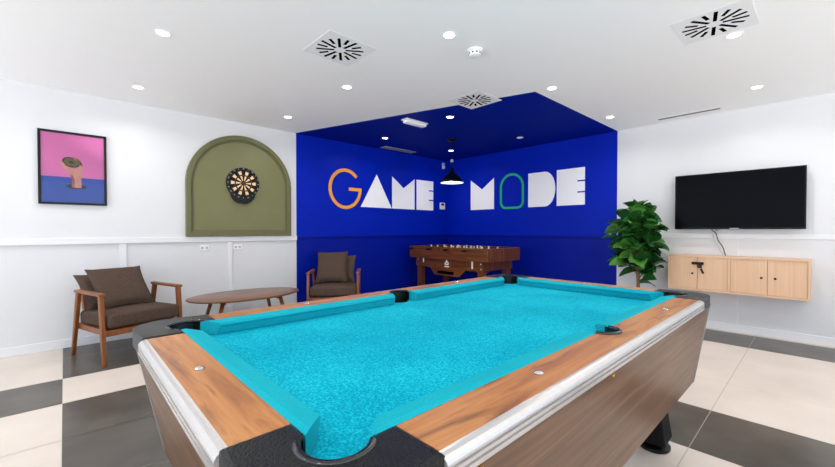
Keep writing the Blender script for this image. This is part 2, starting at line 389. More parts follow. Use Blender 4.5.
# corner caps with pocket rims
for sx in (1, -1):
    for sy in (1, -1):
        mt = Matrix(((sx, 0, 0, sx * HX), (0, sy, 0, sy * HY), (0, 0, 1, 0), (0, 0, 0, 1)))
        out = .1215; rc = .110
        pr = .062; pc = -.026; dd = sqrt(pr * pr - pc * pc)
        a0 = atan2(-pc, -dd); a1 = atan2(-dd, -pc)
        inner = arc(pc, pc, pr, a0, a1, 16)          # sweeps through the outward side
        poly = [(-CAPL, 0)] + inner + [(0, -CAPL), (out - .006, -CAPL)] + arc(out - rc, out - rc, rc, 0, pi / 2, 10) + [(-CAPL, out - .006)]
        t2 = B(); t2.prism(poly, .762, ZT + .0035, bevel=.009, seg=3)
        if sx * sy < 0: pass
        for v in t2.bm.verts: v.co = mt @ v.co
        bmesh.ops.recalc_face_normals(t2.bm, faces=list(t2.bm.faces))
        cap = t2.build('corner_cap', 'cap', pt, smooth=35); cap['label'] = 'pebbled black corner cap'
        rim = B(); pts = [mt @ V(x, y, ZT + .001) for x, y in arc(pc, pc, pr - .001, a0 - .42, a1 + .12, 24)]
        rim.tube(pts, [.003] + [.0055] * 23 + [.003], seg=10); rim.build('pocket_rim', 'rim', cap)['label'] = 'glossy black pocket rim'
        lin_ = B(); rings = []
        for z, r in ((ZT + .002, pr - .004), (.758, pr - .006), (.70, pr - .012), (.66, pr - .02)):
            rings.append([mt @ V(pc + r * cos(k * 2 * pi / 24), pc + r * sin(k * 2 * pi / 24), z) for k in range(24)])
        # only the outward half stands above the bed
        tb = bmesh.new()
        vs = [[tb.verts.new(p) for p in r] for r in rings]
        for q in range(3):
            for k in range(24):
                am = (k + .5) * 2 * pi / 24
                if q == 0 and abs(((am - pi / 4 + pi) % (2 * pi)) - pi) > 1.3: continue
                tb.faces.new([vs[q][k], vs[q][(k + 1) % 24], vs[q + 1][(k + 1) % 24], vs[q + 1][k]])
        tb.faces.new(vs[3]); lin_.merge(tb); lin_.build('pocket_liner', 'liner', cap, smooth=40)['label'] = 'dark pocket liner'
# side pockets
for sg in (1, -1):
    b = B(); pts = [V(sg * x, y, ZT + .001) for x, y in arc(HX + .002, 0, R_ - .004, pi / 2, -pi / 2, 18)]
    b.tube(pts, .0068, seg=10); sp = b.build('side_pocket', 'rim', pt); sp['label'] = 'black horseshoe side pocket rim'
    tb = bmesh.new(); rings = []
    base = [(HX - .012, R_ - .002)] + arc(HX + .002, 0, R_ - .002, pi / 2, -pi / 2, 14) + [(HX - .012, -R_ + .002)]
    vs = [[tb.verts.new((sg * x, y, z)) for x, y in base] for z in (ZT + .001, .70)]
    for k in range(len(base) - 1): tb.faces.new([vs[0][k], vs[0][k + 1], vs[1][k + 1], vs[1][k]])
    tb.faces.new(vs[1]); q = B(); q.merge(tb); q.build('pocket_liner', 'liner', sp, smooth=40)['label'] = 'dark pocket liner'
# tapered cabinet panels
zt_, zb_ = .766, .365
ox, oy, bx_, by_ = HX + RW + .006, HY + RW + .006, HX + .055, HY + .03
for sg in (1, -1):
    b = B(); b.loft([[V(sg * ox, -oy + .004, zt_), V(sg * ox, oy - .004, zt_), V(sg * (ox - .03), oy - .004, zt_), V(sg * (ox - .03), -oy + .004, zt_)],
                     [V(sg * bx_, -by_ + .004, zb_), V(sg * bx_, by_ - .004, zb_), V(sg * (bx_ - .03), by_ - .004, zb_), V(sg * (bx_ - .03), -by_ + .004, zb_)]])
    sd = b.build('side_panel', 'skirt_y', pt); sd['label'] = 'long grey brown wood side panel'
    for yy in (-.79, -.2):
        q = B(); m = Matrix.Translation((sg * (ox - .003), yy, .742)) @ Matrix.Rotation(sg * pi / 2, 4, 'Y'); q.lathe([(.006, -.004), (.006, .002), (.004, .004)], 14, mtx=m); q.build('bolt', 'brass', sd)['label'] = 'small brass bolt'
    b = B(); b.loft([[V(-ox + .03, sg * oy, zt_), V(ox - .03, sg * oy, zt_), V(ox - .03, sg * (oy - .03), zt_), V(-ox + .03, sg * (oy - .03), zt_)],
                     [V(-bx_ + .03, sg * by_, zb_), V(bx_ - .03, sg * by_, zb_), V(bx_ - .03, sg * (by_ - .03), zb_), V(-bx_ + .03, sg * (by_ - .03), zb_)]])
    b.build('end_panel', 'skirt_x', pt)['label'] = 'short grey brown wood end panel'
b = B(); b.box((-bx_ + .03, -by_ + .03, zb_ + .01), (bx_ - .03, by_ - .03, zb_ + .03)); b.build('underside_board', 'black_soft', pt)
for sx in (1, -1):
    for sy in (1, -1):
        b = B(); b.bar((sx * (ox - .003), sy * (oy - .003), zt_), (sx * (bx_ - .003), sy * (by_ - .003), zb_), .012, .012, side=(1, 0, 0), bevel=.003)
        b.build('edge_trim', 'edge', pt)['label'] = 'thin metal corner trim'
        lx, ly = sx * .4165, sy * .962
        b = B(); b.bar((lx, ly, .045), (lx - sx * .02, ly - sy * .03, zb_ + .012), .135, .135, .10, .10, side=(1, 0, 0), bevel=.006)
        lg = b.build('leg', 'black_soft', pt); lg['label'] = 'tapered black leg'
        b = B(); b.lathe([(.069, 0), (.074, .006), (.074, .02), (.056, .03), (.035, .036), (.035, .05)], 28, mtx=Matrix.Translation((lx, ly, 0))); b.build('foot', 'black', lg, smooth=40)['label'] = 'round black levelling foot'
for (bx, by) in ((HX + .05, -.5), (HX + .05, .52), (-HX - .05, -.5), (-HX - .05, .52), (0, -HY - .05), (0, HY + .05)):
    b = B(); b.lathe([(.011, ZT - .001), (.011, ZT + .003), (.008, ZT + .006), (.004, ZT + .0075)], 16, mtx=Matrix.Translation((bx, by, 0)))
    b.build('rail_bolt', 'chrome', pt, smooth=40)['label'] = 'shiny domed rail bolt'

# ------------------------------------------------------------------ armchairs
def make_chair(label, loc, rz):
    t = thing('armchair', label, 'armchair', loc, rz, 'wooden lounge armchairs')
    for s in (-1, 1):
        y = s * .31
        b = B(); b.bar((.31, y, 0), (.256, y, .583), .034, .03, .050, .034, side=(1, 0, 0), bevel=.006); b.build('leg', 'walnut', t)
        b = B(); b.bar((-.31, y, 0), (-.178, y, .583), .032, .03, .05, .032, side=(1, 0, 0), bevel=.006); b.build('leg', 'walnut', t)
        b = B(); b.bar((-.215, y, .594), (.292, y, .594), .052, .026, side=(0, 1, 0), bevel=.009); b.build('armrest', 'walnut_x', t)
    b = B()
    for s in (-1, 1): b.bar((-.268, s * .278, .268), (.30, s * .278, .268), .03, .05, side=(0, 1, 0), bevel=.004)
    b.bar((.298, -.31, .268), (.298, .31, .268), .03, .05, side=(1, 0, 0), bevel=.004)
    b.bar((-.268, -.29, .268), (-.268, .29, .268), .03, .05, side=(1, 0, 0), bevel=.004)
    for k in range(5): b.bar((-.2 + .1 * k, -.27, .285), (-.2 + .1 * k, .27, .285), .05, .012, side=(1, 0, 0))
    b.build('seat_frame', 'walnut', t)
    b = B()
    for s in (-1, 1): b.bar((-.275, s * .22, .27), (-.425, s * .20, .575), .045, .028, side=(1, 0, 0), bevel=.005)
    b.bar((-.425, -.215, .575), (-.425, .215, .575), .03, .05, side=(1, 0, 0), bevel=.006)
    for z, x in ((.40, -.337), (.49, -.380)): b.bar((x, -.20, z), (x, .20, z), .016, .04, side=(1, 0, 0))
    b.build('back_frame', 'walnut', t)
    # seat cushion: rounded slab with a slight crown
    b = B(); b.box((-.25, -.284, .297), (.335, .284, .418), bevel=.03, seg=4)
    bmesh.ops.subdivide_edges(b.bm, edges=[e for e in b.bm.edges if e.calc_length() > .2], cuts=6, use_grid_fill=True)
    for v in b.bm.verts:
        u = (v.co.x - .042) / .3; w = v.co.y / .272
        if v.co.z > .37: v.co.z += .018 * max(0, 1 - u * u) * max(0, 1 - w * w)
        v.co.z -= (v.co.x - .04) * -.04
    b.build('seat_cushion', 'fabric', t, smooth=50)
    return t
def pillow(w, h, th, n=18):
    b = B(); bm = b.bm; front = {}; back = {}
    for i in range(n + 1):
        for j in range(n + 1):
            u = -1 + 2 * i / n; v = -1 + 2 * j / n
            px = u * w / 2 * (1 - .07 * (1 - v * v) ** 1 * abs(u) ** 3 + .015 * abs(u * v) ** 4); py = v * h / 2 * (1 - .07 * (1 - u * u) * abs(v) ** 3 + .015 * abs(u * v) ** 4)
            tz = th / 2 * (max(0, 1 - u ** 4) * max(0, 1 - v ** 4)) ** .55
            tz *= 1 + .05 * sin(5 * u + 2 * v) * (1 - u * u)
            edge = i in (0, n) or j in (0, n)
            front[i, j] = bm.verts.new((px, py, tz)); back[i, j] = front[i, j] if edge else bm.verts.new((px, py, -tz * .8))
    for i in range(n):
        for j in range(n):
            bm.faces.new([front[i, j], front[i + 1, j], front[i + 1, j + 1], front[i, j + 1]])
            bm.faces.new([back[i, j], back[i, j + 1], back[i + 1, j + 1], back[i + 1, j]])
    return b
def place_pillow(label, chair, x, y, z, tilt, w, h, th, roll=0., yaw=0., group='chair cushions'):
    """leaning in a chair: width along chair y, height leaning back by TILT"""
    b = pillow(w, h, th); o = b.build('cushion', 'fabric', smooth=60)
    M0 = Matrix(((0, 0, 1, 0), (1, 0, 0, 0), (0, 1, 0, 0), (0, 0, 0, 1)))      # face +x, width y, height z
    Mw = Matrix.Translation(chair.location) @ Matrix.Rotation(chair.rotation_euler.z, 4, 'Z') @ Matrix.Translation((x, y, z)) @ Matrix.Rotation(yaw, 4, 'Z') @ Matrix.Rotation(-tilt, 4, 'Y') @ Matrix.Rotation(roll, 4, 'X')
    o.matrix_world = Mw @ M0
    return tag(o, label, 'cushion', group)
c1 = make_chair('walnut armchair with dark brown seat standing against the white wall under the picture', (-4.457, .438, 0), radians(17.3))
P = V(-4.342 * .965, 2.557 * .965, 0); th2 = radians(-36)
c2 = make_chair('walnut armchair with dark brown seat standing in front of the blue wall', (P.x - .30 * cos(th2), P.y - .30 * sin(th2), 0), th2)
place_pillow('dark brown square cushion leaning in front in the armchair under the picture', c1, -.132, -.005, .602, radians(42), .45, .46, .13, roll=radians(0))
place_pillow('dark brown cushion half hidden behind another in the armchair under the picture', c1, -.276, -.05, .572, radians(42), .44, .40, .10, roll=radians(1))
place_pillow('brown square cushion leaning in front in the armchair by the blue wall', c2, -.15, -.055, .638, radians(38), .42, .50, .13, roll=radians(1))
place_pillow('brown cushion peeking out behind another in the armchair by the blue wall', c2, -.285, .045, .605, radians(38), .42, .44, .10, roll=radians(-1))

# ------------------------------------------------------------------ coffee table
ct = thing('coffee_table', 'low oval walnut coffee table standing against the white wall below the green arch', 'coffee table', (-4.43, 1.5, 0))
b = B(); el = [(.36 * cos(a * 2 * pi / 64), .60 * sin(a * 2 * pi / 64)) for a in range(64)]
prof = [(.93, .393), (.985, .402), (1., .412), (.995, .419), (.985, .421)]
b.loft([[V(x * k, y * k, z) for x, y in el] for k, z in prof]); b.build('table_top', 'table_top', ct, smooth=40)
b = B()
for yy in (-.29, .29): b.bar((-.2, yy, .375), (.2, yy, .375), .03, .035, side=(0, 1, 0), bevel=.003)
b.bar((0, -.29, .375), (0, .29, .375), .03, .035, side=(1, 0, 0), bevel=.003); b.build('apron', 'walnut', ct)
for sx in (-1, 1):
    for sy in (-1, 1):
        b = B(); b.tube([(sx * .19, sy * .30, .395), (sx * .25, sy * .40, 0)], [.022, .013], seg=14); b.build('leg', 'walnut', ct)

# ------------------------------------------------------------------ foosball table
FX0, FX1, FY0, FY1 = -4.765, -3.145, 4.30, 5.09
fx, fy = (FX0 + FX1) / 2, (FY0 + FY1) / 2; hx, hy = (FX1 - FX0) / 2, (FY1 - FY0) / 2
ft = thing('foosball_table', 'red brown wooden foosball table standing in the blue corner', 'foosball table', (fx, fy, 0))
for s in (-1, 1):
    b = B(); b.box((-hx, s * hy - .02, .687), (hx, s * hy + .02, .878), bevel=.004); b.build('side_panel', 'cherry', ft)
    b = B(); b.box((s * hx - .0201, -hy + .021, .687), (s * hx + .0199, hy - .021, .876), bevel=.004); b.build('end_panel', 'cherry_z', ft)
b = B(); b.box((-hx + .022, -hy + .022, .69), (hx - .022, hy - .022, .725)); b.build('playing_field', mat('green playing field', '#2c6b3c', .6), ft)
for s in (-1, 1):
    # apron with a dropped middle (coin return) on both long sides
    poly = [(-hx + .11, .687), (-hx + .11, .545), (-.37, .545), (-.27, .43), (.24, .43), (.37, .545), (hx - .11, .545), (hx - .11, .687)]
    mt = Matrix(((1, 0, 0, 0), (0, 0, -s, s * (hy - .03)), (0, 1, 0, 0), (0, 0, 0, 1)))
    b = B(); b.prism(poly, 0, .025); 
    for v in b.bm.verts: v.co = mt @ v.co
    bmesh.ops.recalc_face_normals(b.bm, faces=list(b.bm.faces))
    ap = b.build('apron', 'cherry', ft)
    b = B(); b.box((-.2, s * (hy - .03) - .0, .455), (.14, s * (hy - .028), .50)); b.build('ball_slot', 'slot', ap)['label'] = 'dark ball return slot'
    for px, pz, w, h in ((hx - .31, .645, .032, .14), (-hx + .29, .67, .026, .12)):
        b = B(); b.box((px - w / 2, s * (hy - .03), pz - h / 2), (px + w / 2, s * (hy - .026), pz + h / 2), bevel=.002); b.build('coin_plate', 'white_plastic', ap)['label'] = 'narrow white plate'
    for px, pz in ((-hx + .16, .655), (-hx + .16, .565), (hx - .16, .65), (hx - .16, .575)):
        b = B(); b.lathe([(.016, 0), (.016, .004), (.008, .008)], 12, mtx=Matrix.Translation((px, s * (hy - .03), pz)) @ Matrix.Rotation(s * -pi / 2, 4, 'X')); b.build('bolt', 'chrome', ap)
    # white emblem: a rounded shield over a base bar with a small crown
    mt2 = Matrix(((.8, 0, 0, 0), (0, 0, s, s * (hy - .03)), (0, .8, 0, .625), (0, 0, 0, 1)))
    b = B()
    for pl in ([(-.06, -.075), (.06, -.075), (.06, -.05), (-.06, -.05)], [(-.048, -.035), (.048, -.035), (.055, .02), (.03, .02), (.022, -.008), (-.022, -.008), (-.03, .02), (-.055, .02)], [(-.02, .005), (.02, .005), (.026, .04), (0, .075), (-.026, .04)]):
        b.prism(pl, .0005, .004, mtx=mt2)
    b.build('emblem', 'white_plastic', ap)['label'] = 'white printed emblem'
for s in (-1, 1):
    b = B(); b.box((s * (hx - .12) - .012, -hy + .06, .55), (s * (hx - .12) + .012, hy - .06, .687)); b.build('end_apron', 'cherry_z', ft)
for sx in (-1, 1):
    for sy in (-1, 1):
        b = B(); b.bar((sx * (hx - .178), sy * (hy - .085), 0), (sx * (hx - .178), sy * (hy - .085), .69), .085, .085, .095, .095, side=(1, 0, 0), bevel=.004)
        lg = b.build('leg', 'cherry_z', ft)
        b = B(); b.lathe([(.014, 0), (.014, .004), (.007, .008)], 12, mtx=Matrix.Translation((sx * (hx - .178 + .0465), sy * (hy - .085), .60)) @ Matrix.Rotation(sx * pi / 2, 4, 'Y')); b.build('bolt', 'chrome', lg)
    b = B(); b.box((sx * (hx - .08) - .03, -.12, .75), (sx * (hx - .08) + .02, .12, .76)); b.build('goal_sill', 'black_soft', ft)
npl = [1, 2, 3, 4, 4, 3, 2, 1]
for k in range(8):
    xx = -hx + .16 + k * (2 * hx - .32) / 7; sd = -1 if k % 2 == 0 else 1
    off = .05 * ((k * 37) % 5 - 2) / 2
    b = B(); b.tube([(xx, -hy - .09 + off * .3, .841), (xx, hy + .09 + off * .3, .841)], .008, seg=8); rod = b.build('rod', 'dark_steel', ft)
    b = B(); b.tube([(xx, sd * (hy + .07) + off * .3, .841), (xx, sd * (hy + .10) + off * .3, .841), (xx, sd * (hy + .16) + off * .3, .841)], [.014, .018, .014], seg=12); b.build('handle', 'black', rod, smooth=40)
    for j in range(npl[k]):
        yy = (j - (npl[k] - 1) / 2) * .17 + off
        b = B(); b.box((xx - .012, yy - .018, .775), (xx + .012, yy + .018, .860), bevel=.006); b.box((xx - .014, yy - .012, .745), (xx + .014, yy + .012, .777), bevel=.004)
        b.lathe([(.006, .858), (.014, .868), (.015, .878), (.011, .887), (.004, .891)], 10, mtx=Matrix.Translation((xx, yy, 0)))
        b.build('player', 'white_plastic' if sd < 0 else 'cream', rod)

# ------------------------------------------------------------------ framed picture
FW, FH = .495, .70
pf = wall_thing('framed_picture', 'black framed print of a hand rising from a hole, pink above and blue below', 'picture', left_frame(.073, 1.737) @ Matrix.Translation((0, 0, .002)))
b = B(); w, h_, t_ = FW / 2, FH / 2, .02
for lo, hi in (((-w, -h_, 0), (-w + t_, h_, .028)), ((w - t_, -h_, 0), (w, h_, .028)), ((-w + t_, -h_, 0), (w - t_, -h_ + t_, .028)), ((-w + t_, h_ - t_, 0), (w - t_, h_, .028))): b.box(lo, hi, bevel=.002)
b.build('frame', 'black', pf)
b = B(); iw, ih = w - t_, h_ - t_; zz = .012
sp = -.085   # pink above, blue below
b.quad([(-iw, sp, zz), (iw, sp, zz), (iw, ih, zz), (-iw, ih, zz)], 0); b.quad([(-iw, -ih, zz), (iw, -ih, zz), (iw, sp, zz), (-iw, sp, zz)], 1)
ell = lambda cx, cy, rx, ry, z, n=24, rot=0.: [(cx + rx * cos(k * 2 * pi / n) * cos(rot) - ry * sin(k * 2 * pi / n) * sin(rot), cy + rx * cos(k * 2 * pi / n) * sin(rot) + ry * sin(k * 2 * pi / n) * cos(rot), z) for k in range(n)]
b.ngon(ell(.018, -.172, .075, .024, zz + .0004), 2)
S = lambda pl: [((x - .022) * 1.16 + .016, (y + .16) * 1.16 - .178) + tuple(q[2:]) for q in pl for x, y in [q[:2]]]
# forearm and hand holding a dark disc (printed, flat)
hand = [(-.006, -.165), (.058, -.165), (.054, -.095), (.060, -.055), (.064, -.02), (.063, .02), (.056, .05), (.047, .052), (.043, .02), (.034, .0), (.01, -.012), (-.03, .012), (-.055, .045), (-.066, .04), (-.060, .010), (-.040, -.024), (-.014, -.058), (-.004, -.09)]
b.ngon([(x, y, zz + .0008) for x, y in S(hand)], 3)
b.ngon([(x, y, zz + .001) for x, y in S([(-.006, -.165), (.012, -.165), (.013, -.09), (.002, -.062), (-.012, -.06), (-.004, -.09)])], 4)
dc = S([(-.008, .045)])[0]
b.ngon(ell(dc[0], dc[1], .066, .048, zz + .0012, rot=-.35), 5); b.ngon(ell(dc[0] + .002, dc[1] + .001, .054, .038, zz + .0016, rot=-.35), 6); b.ngon(ell(dc[0] + .002, dc[1] + .001, .02, .013, zz + .002, rot=-.35), 5)
for (fx_, fy_), rot in (((.056, .026), .1), ((.050, .046), .3), ((-.060, .032), .7), ((.038, .064), .55), ((.022, .076), .8)):
    q = S([(fx_, fy_)])[0]; b.ngon(ell(q[0], q[1], .010, .026, zz + .0024, 12, rot), 3)
b.build('print', ['pink', 'pblue', 'hole', 'skin', 'skin_d', 'coin_d', 'coin'], pf)
b = B(); b.quad([(-iw, -ih, .02), (iw, -ih, .02), (iw, ih, .02), (-iw, ih, .02)]); b.build('glass_pane', 'glass', pf)

# ------------------------------------------------------------------ arched dart panel and dartboard
AW = .625; AZ0 = 1.066; AS = 1.69
ap_ = wall_thing('arched_panel', 'large olive green arched panel on the white wall, framing the dartboard', 'wall panel', left_frame(1.642, 0) @ Matrix.Translation((0, 0, .0005)))
def arch_pts(r, z0): return [(-r, z0)] + [(r, z0)] + arc(0, AS, r, 0, pi, 40)
b = B(); b.prism(arch_pts(AW - .02, AZ0 + .02), 0, .012); b.build('back_board', 'olive', ap_)
def arch_ring(b, r0, r1, za, zb, z0, z1):
    A = [(r0, za)] + arc(0, AS, r0, 0, pi, 40) + [(-r0, za)]; C = [(r1, zb)] + arc(0, AS, r1, 0, pi, 40) + [(-r1, zb)]
    n = len(A)
    rings = [[V(A[i][0], A[i][1], z0), V(C[i][0], C[i][1], z0), V(C[i][0], C[i][1], z1 - .004), V(C[i][0] * .99, C[i][1], z1), V(A[i][0] * 1.01, A[i][1], z1), V(A[i][0], A[i][1], z1 - .004)] for i in range(n)]
    b.loft(rings + [rings[0]], cap=False)
b = B(); arch_ring(b, AW - .055, AW, AZ0 + .055, AZ0, 0, .045); b.build('frame', 'olive_frame', ap_, smooth=30)
b = B(); arch_ring(b, AW - .075, AW - .056, AZ0 + .075, AZ0 + .056, 0, .026); b.build('inner_moulding', 'olive_frame', ap_, smooth=30)
db = wall_thing('dartboard', 'electronic dartboard with cream and dark red segments hung on the olive arched panel', 'dartboard', left_frame(1.643, 1.727) @ Matrix.Translation((0, 0, .014)))
b = B(); RO = .195
chin = arc(0, 0, RO, radians(-48), radians(228), 44) + arc(0, -.112, .148, radians(190), radians(350), 20)
b.prism(chin, 0, .032, bevel=.008, seg=3); b.build('housing', 'black', db, smooth=40)
b = B(); rr = [.012, .026, .092, .106, .150, .163]; z = .0345
b.ngon([(rr[0] * cos(k * pi / 8), rr[0] * sin(k * pi / 8), z) for k in range(16)], 1)
b.prism([(.170 * cos(k * pi / 24), .170 * sin(k * pi / 24)) for k in range(48)], .030, .0335, 2)
for k in range(20):
    a0 = radians(90 + 9 - 18 * k - 18) ; 
    for q in range(5):
        aa = [a0 + radians(1.0), a0 + radians(17.0)]; ra, rb = rr[q] + .0015, rr[q + 1] - .0015
        mi = (0 if k % 2 else 2) if q in (1, 3) else (1 if q in (2, 4) and k % 2 == 0 else (2 if q else 1))
        if q == 2: mi = 1
        if q == 4: mi = 1 if k % 2 else 2
        if q == 1 and k % 2: ra += .004
        b.quad([(ra * cos(aa[0]), ra * sin(aa[0]), z), (rb * cos(aa[0]), rb * sin(aa[0]), z), (rb * cos(aa[1]), rb * sin(aa[1]), z), (ra * cos(aa[1]), ra * sin(aa[1]), z)], mi)
b.build('target_face', ['cream', 'maroon', 'black_soft'], db)
def text_mesh(s, size):
    cu = bpy.data.curves.new('t', 'FONT'); cu.body = s; cu.size = size; cu.align_x = 'CENTER'; cu.align_y = 'CENTER'
    o = bpy.data.objects.new('t', cu); COL.objects.link(o); bpy.context.view_layer.update()
    me = bpy.data.meshes.new_from_object(o.evaluated_get(bpy.context.evaluated_depsgraph_get()))
    bpy.data.objects.remove(o); t_ = bmesh.new(); t_.from_mesh(me); bpy.data.meshes.remove(me); return t_
b = B()
for k, nn in enumerate([20, 1, 18, 4, 13, 6, 10, 15, 2, 17, 3, 19, 7, 16, 8, 11, 14, 9, 12, 5]):
    a = radians(90 - 18 * k); b.merge(text_mesh(str(nn), .024), 0, Matrix.Translation((.181 * cos(a), .181 * sin(a), .0335)) @ Matrix.Rotation(a - pi / 2, 4, 'Z'))
b.build('number_ring', 'grey_plastic', db)
b = B(); b.box((-.05, -.238, .0325), (.05, -.212, .036), bevel=.003); b.build('score_display', 'tv_bezel', db)
# wall sockets
for k, (yy, lb) in enumerate(((1.211, 'white double wall socket below the green arch, the one nearer the brown armchair'), (1.582, 'white double wall socket below the green arch, the one nearer the blue wall'))):
    s_ = wall_thing('wall_socket', lb, 'wall socket', left_frame(yy, .93) @ Matrix.Translation((0, 0, .0005)), 'wall sockets under the arch')
    b = B(); b.box((-.052, -.034, 0), (.052, .034, .01), bevel=.006); b.build('plate', 'white_plastic', s_)
    for sx in (-1, 1):
        b = B(); b.lathe([(.015, .0101), (.015, .0108), (.012, .0106)], 20, mtx=Matrix.Translation((sx * .023, 0, 0))); b.build('outlet', 'grey_plastic', s_)

# ------------------------------------------------------------------ lettering GAME MODE
LZ0, LZ1 = 1.51, 2.052
def letter(name_label, frame, shape, material):
    b = B()
    if callable(shape): shape(b)
    else: b.prism(shape, 0, .006)
    o = b.build('wall_letter', material); o.matrix_world = frame
    return tag(o, name_label, 'letter', 'letters on the blue walls')
LF = left_frame(0, 0) @ Matrix.Translation((0, 0, .0008)); RF = right_frame(0, 0) @ Matrix.Translation((0, 0, .0008))
def stroke(b, pts, w, closed=False, z=.006):
    """flat ribbon of width w along a 2D polyline"""
    n = len(pts); L, R = [], []
    for i, p in enumerate(pts):
        if closed: a, c = pts[i - 1], pts[(i + 1) % n]
        else: a, c = pts[max(i - 1, 0)], pts[min(i + 1, n - 1)]
        d1 = Vector((p[0] - a[0], p[1] - a[1])); d2 = Vector((c[0] - p[0], c[1] - p[1]))
        if d1.length < 1e-9: d1 = d2
        if d2.length < 1e-9: d2 = d1
        d1.normalize(); d2.normalize(); tn = (d1 + d2).normalized(); nm = Vector((-tn.y, tn.x)); k = 1 / max(.35, nm.dot(Vector((-d1.y, d1.x))))
        L.append((p[0] + nm.x * w / 2 * k, p[1] + nm.y * w / 2 * k)); R.append((p[0] - nm.x * w / 2 * k, p[1] - nm.y * w / 2 * k))
    rings = [[V(L[i][0], L[i][1], 0), V(L[i][0], L[i][1], z), V(R[i][0], R[i][1], z), V(R[i][0], R[i][1], 0)] for i in range(n)]
    if closed: b.loft(rings + [rings[0]], cap=False)
    else: b.loft(rings)
SW = .05
def shape_G(b):
    cx, cy, rx, rz = 3.155, 1.775, .268, .285
    pts = [(cx + rx * cos(radians(a)), cy + rz * sin(radians(a))) for a in range(42, 359, 6)] + [(cx + rx, cy - .02), (cx + rx, cy - .0), (cx + .06, cy)]
    stroke(b, pts, SW)
letter('orange outlined letter G starting the word GAME on the blue wall', LF, shape_G, 'orange')
letter('white triangular letter A in the word GAME on the blue wall', LF, [(3.435, LZ0), (4.066, LZ0), (3.75, LZ1)], 'white_vinyl')
letter('white solid letter M in the word GAME, between A and E', LF, [(4.078, LZ0), (4.595, LZ0), (4.595, LZ1), (4.335, 1.87), (4.078, LZ1)], 'white_vinyl')
def shape_E(x0, x1, xn, zn, hh=.011):
    p = [(x0, LZ0), (x1, LZ0)]
    for z in zn: p += [(x1, z - hh), (xn, z - hh), (xn, z + hh), (x1, z + hh)]
    return p + [(x1, LZ1), (x0, LZ1)]
letter('white solid letter E ending the word GAME, beside the thermostat', LF, shape_E(4.645, 5.072, 4.955, (1.697, 1.873)), 'white_vinyl')
letter('white solid letter M starting the word MODE, right of the pendant lamp', RF, [(-4.407, LZ0), (-3.895, LZ0), (-3.895, LZ1), (-4.15, 1.87), (-4.407, LZ1)], 'white_vinyl')
def shape_O(b):
    x0, x1 = -3.752, -3.326; r = (x1 - x0) / 2; cx = (x0 + x1) / 2; top = 2.075; bot = 1.515
    pts = arc(cx, top - r, r, 0, pi, 20) + arc(x0 + .1, bot + .1, .1, pi, 1.5 * pi, 6) + arc(x1 - .1, bot + .1, .1, 1.5 * pi, 2 * pi, 6)
    stroke(b, pts, .036, True)
letter('green outlined letter O in the word MODE on the blue wall', RF, shape_O, 'green')
dr = .27
letter('white solid letter D in the word MODE with rounded right side', RF, [(-3.227, LZ0), (-2.94, LZ0)] + [(-2.94 + .172 * sin(pi * k / 16), 1.781 - .271 * cos(pi * k / 16)) for k in range(1, 16)] + [(-2.94, LZ1), (-3.227, LZ1)], 'white_vinyl')
letter('white solid letter E ending the word MODE on the blue wall', RF, shape_E(-2.744, -2.32, -2.43, (1.697, 1.86), .010), 'white_vinyl')
# thermostat, motion sensor
th_ = wall_thing('thermostat', 'small white thermostat with dark screen right of the word GAME', 'thermostat', left_frame(5.312, 1.605) @ Matrix.Translation((0, 0, .0008)))
b = B(); b.box((-.06, -.055, 0), (.06, .055, .006)); b.build('mounting_plate', 'grey_plastic', th_)
b = B(); b.box((-.07, -.065, .006), (.07, .065, .022), bevel=.006); b.build('case', 'white_plastic', th_)
b = B(); b.box((-.038, .008, .0222), (.038, .046, .024)); b.build('screen', 'tv_bezel', th_)
ps = wall_thing('motion_sensor', 'small grey motion sensor high on the blue wall left of the pendant lamp', 'sensor', left_frame(5.335, 2.375) @ Matrix.Translation((0, 0, .0008)))
b = B(); b.box((-.032, -.06, 0), (.032, .06, .04), bevel=.014, seg=4); b.build('case', 'grey_plastic', ps, smooth=40)
b = B(); b.box((-.022, -.045, .038), (.022, -.005, .046), bevel=.006); b.build('lens', 'white_plastic', ps)

# ------------------------------------------------------------------ television and cabinet
TX0, TX1, TZ0, TZ1 = -1.197, -.092, 1.15, 1.788
tv = wall_thing('television', 'large flat black television hanging on the white wall above the cabinet', 'television', right_frame((TX0 + TX1) / 2, (TZ0 + TZ1) / 2))
w, h_ = (TX1 - TX0) / 2, (TZ1 - TZ0) / 2
b = B(); b.box((-w, -h_, .065), (w, h_, .105), bevel=.005); b.box((-w * .7, -h_ * .8, .045), (w * .7, h_ * .5, .066), bevel=.004); b.build('casing', 'tv_bezel', tv)
b = B(); b.quad([(-w + .012, -h_ + .02, .1056), (w - .012, -h_ + .02, .1056), (w - .012, h_ - .012, .1056), (-w + .012, h_ - .012, .1056)]); b.build('screen', 'tv_screen', tv)
b = B(); b.box((-.04, -h_ + .006, .1052), (.04, -h_ + .013, .106)); b.build('badge', 'grey_plastic', tv)['label'] = 'small grey maker badge'
b = B(); b.box((-.25, -.2, .0005), (.25, .2, .012)); b.box((-.2, -.2, .012), (-.16, .2, .046)); b.box((.16, -.2, .012), (.2, .2, .046)); b.build('wall_bracket', 'black_soft', tv)
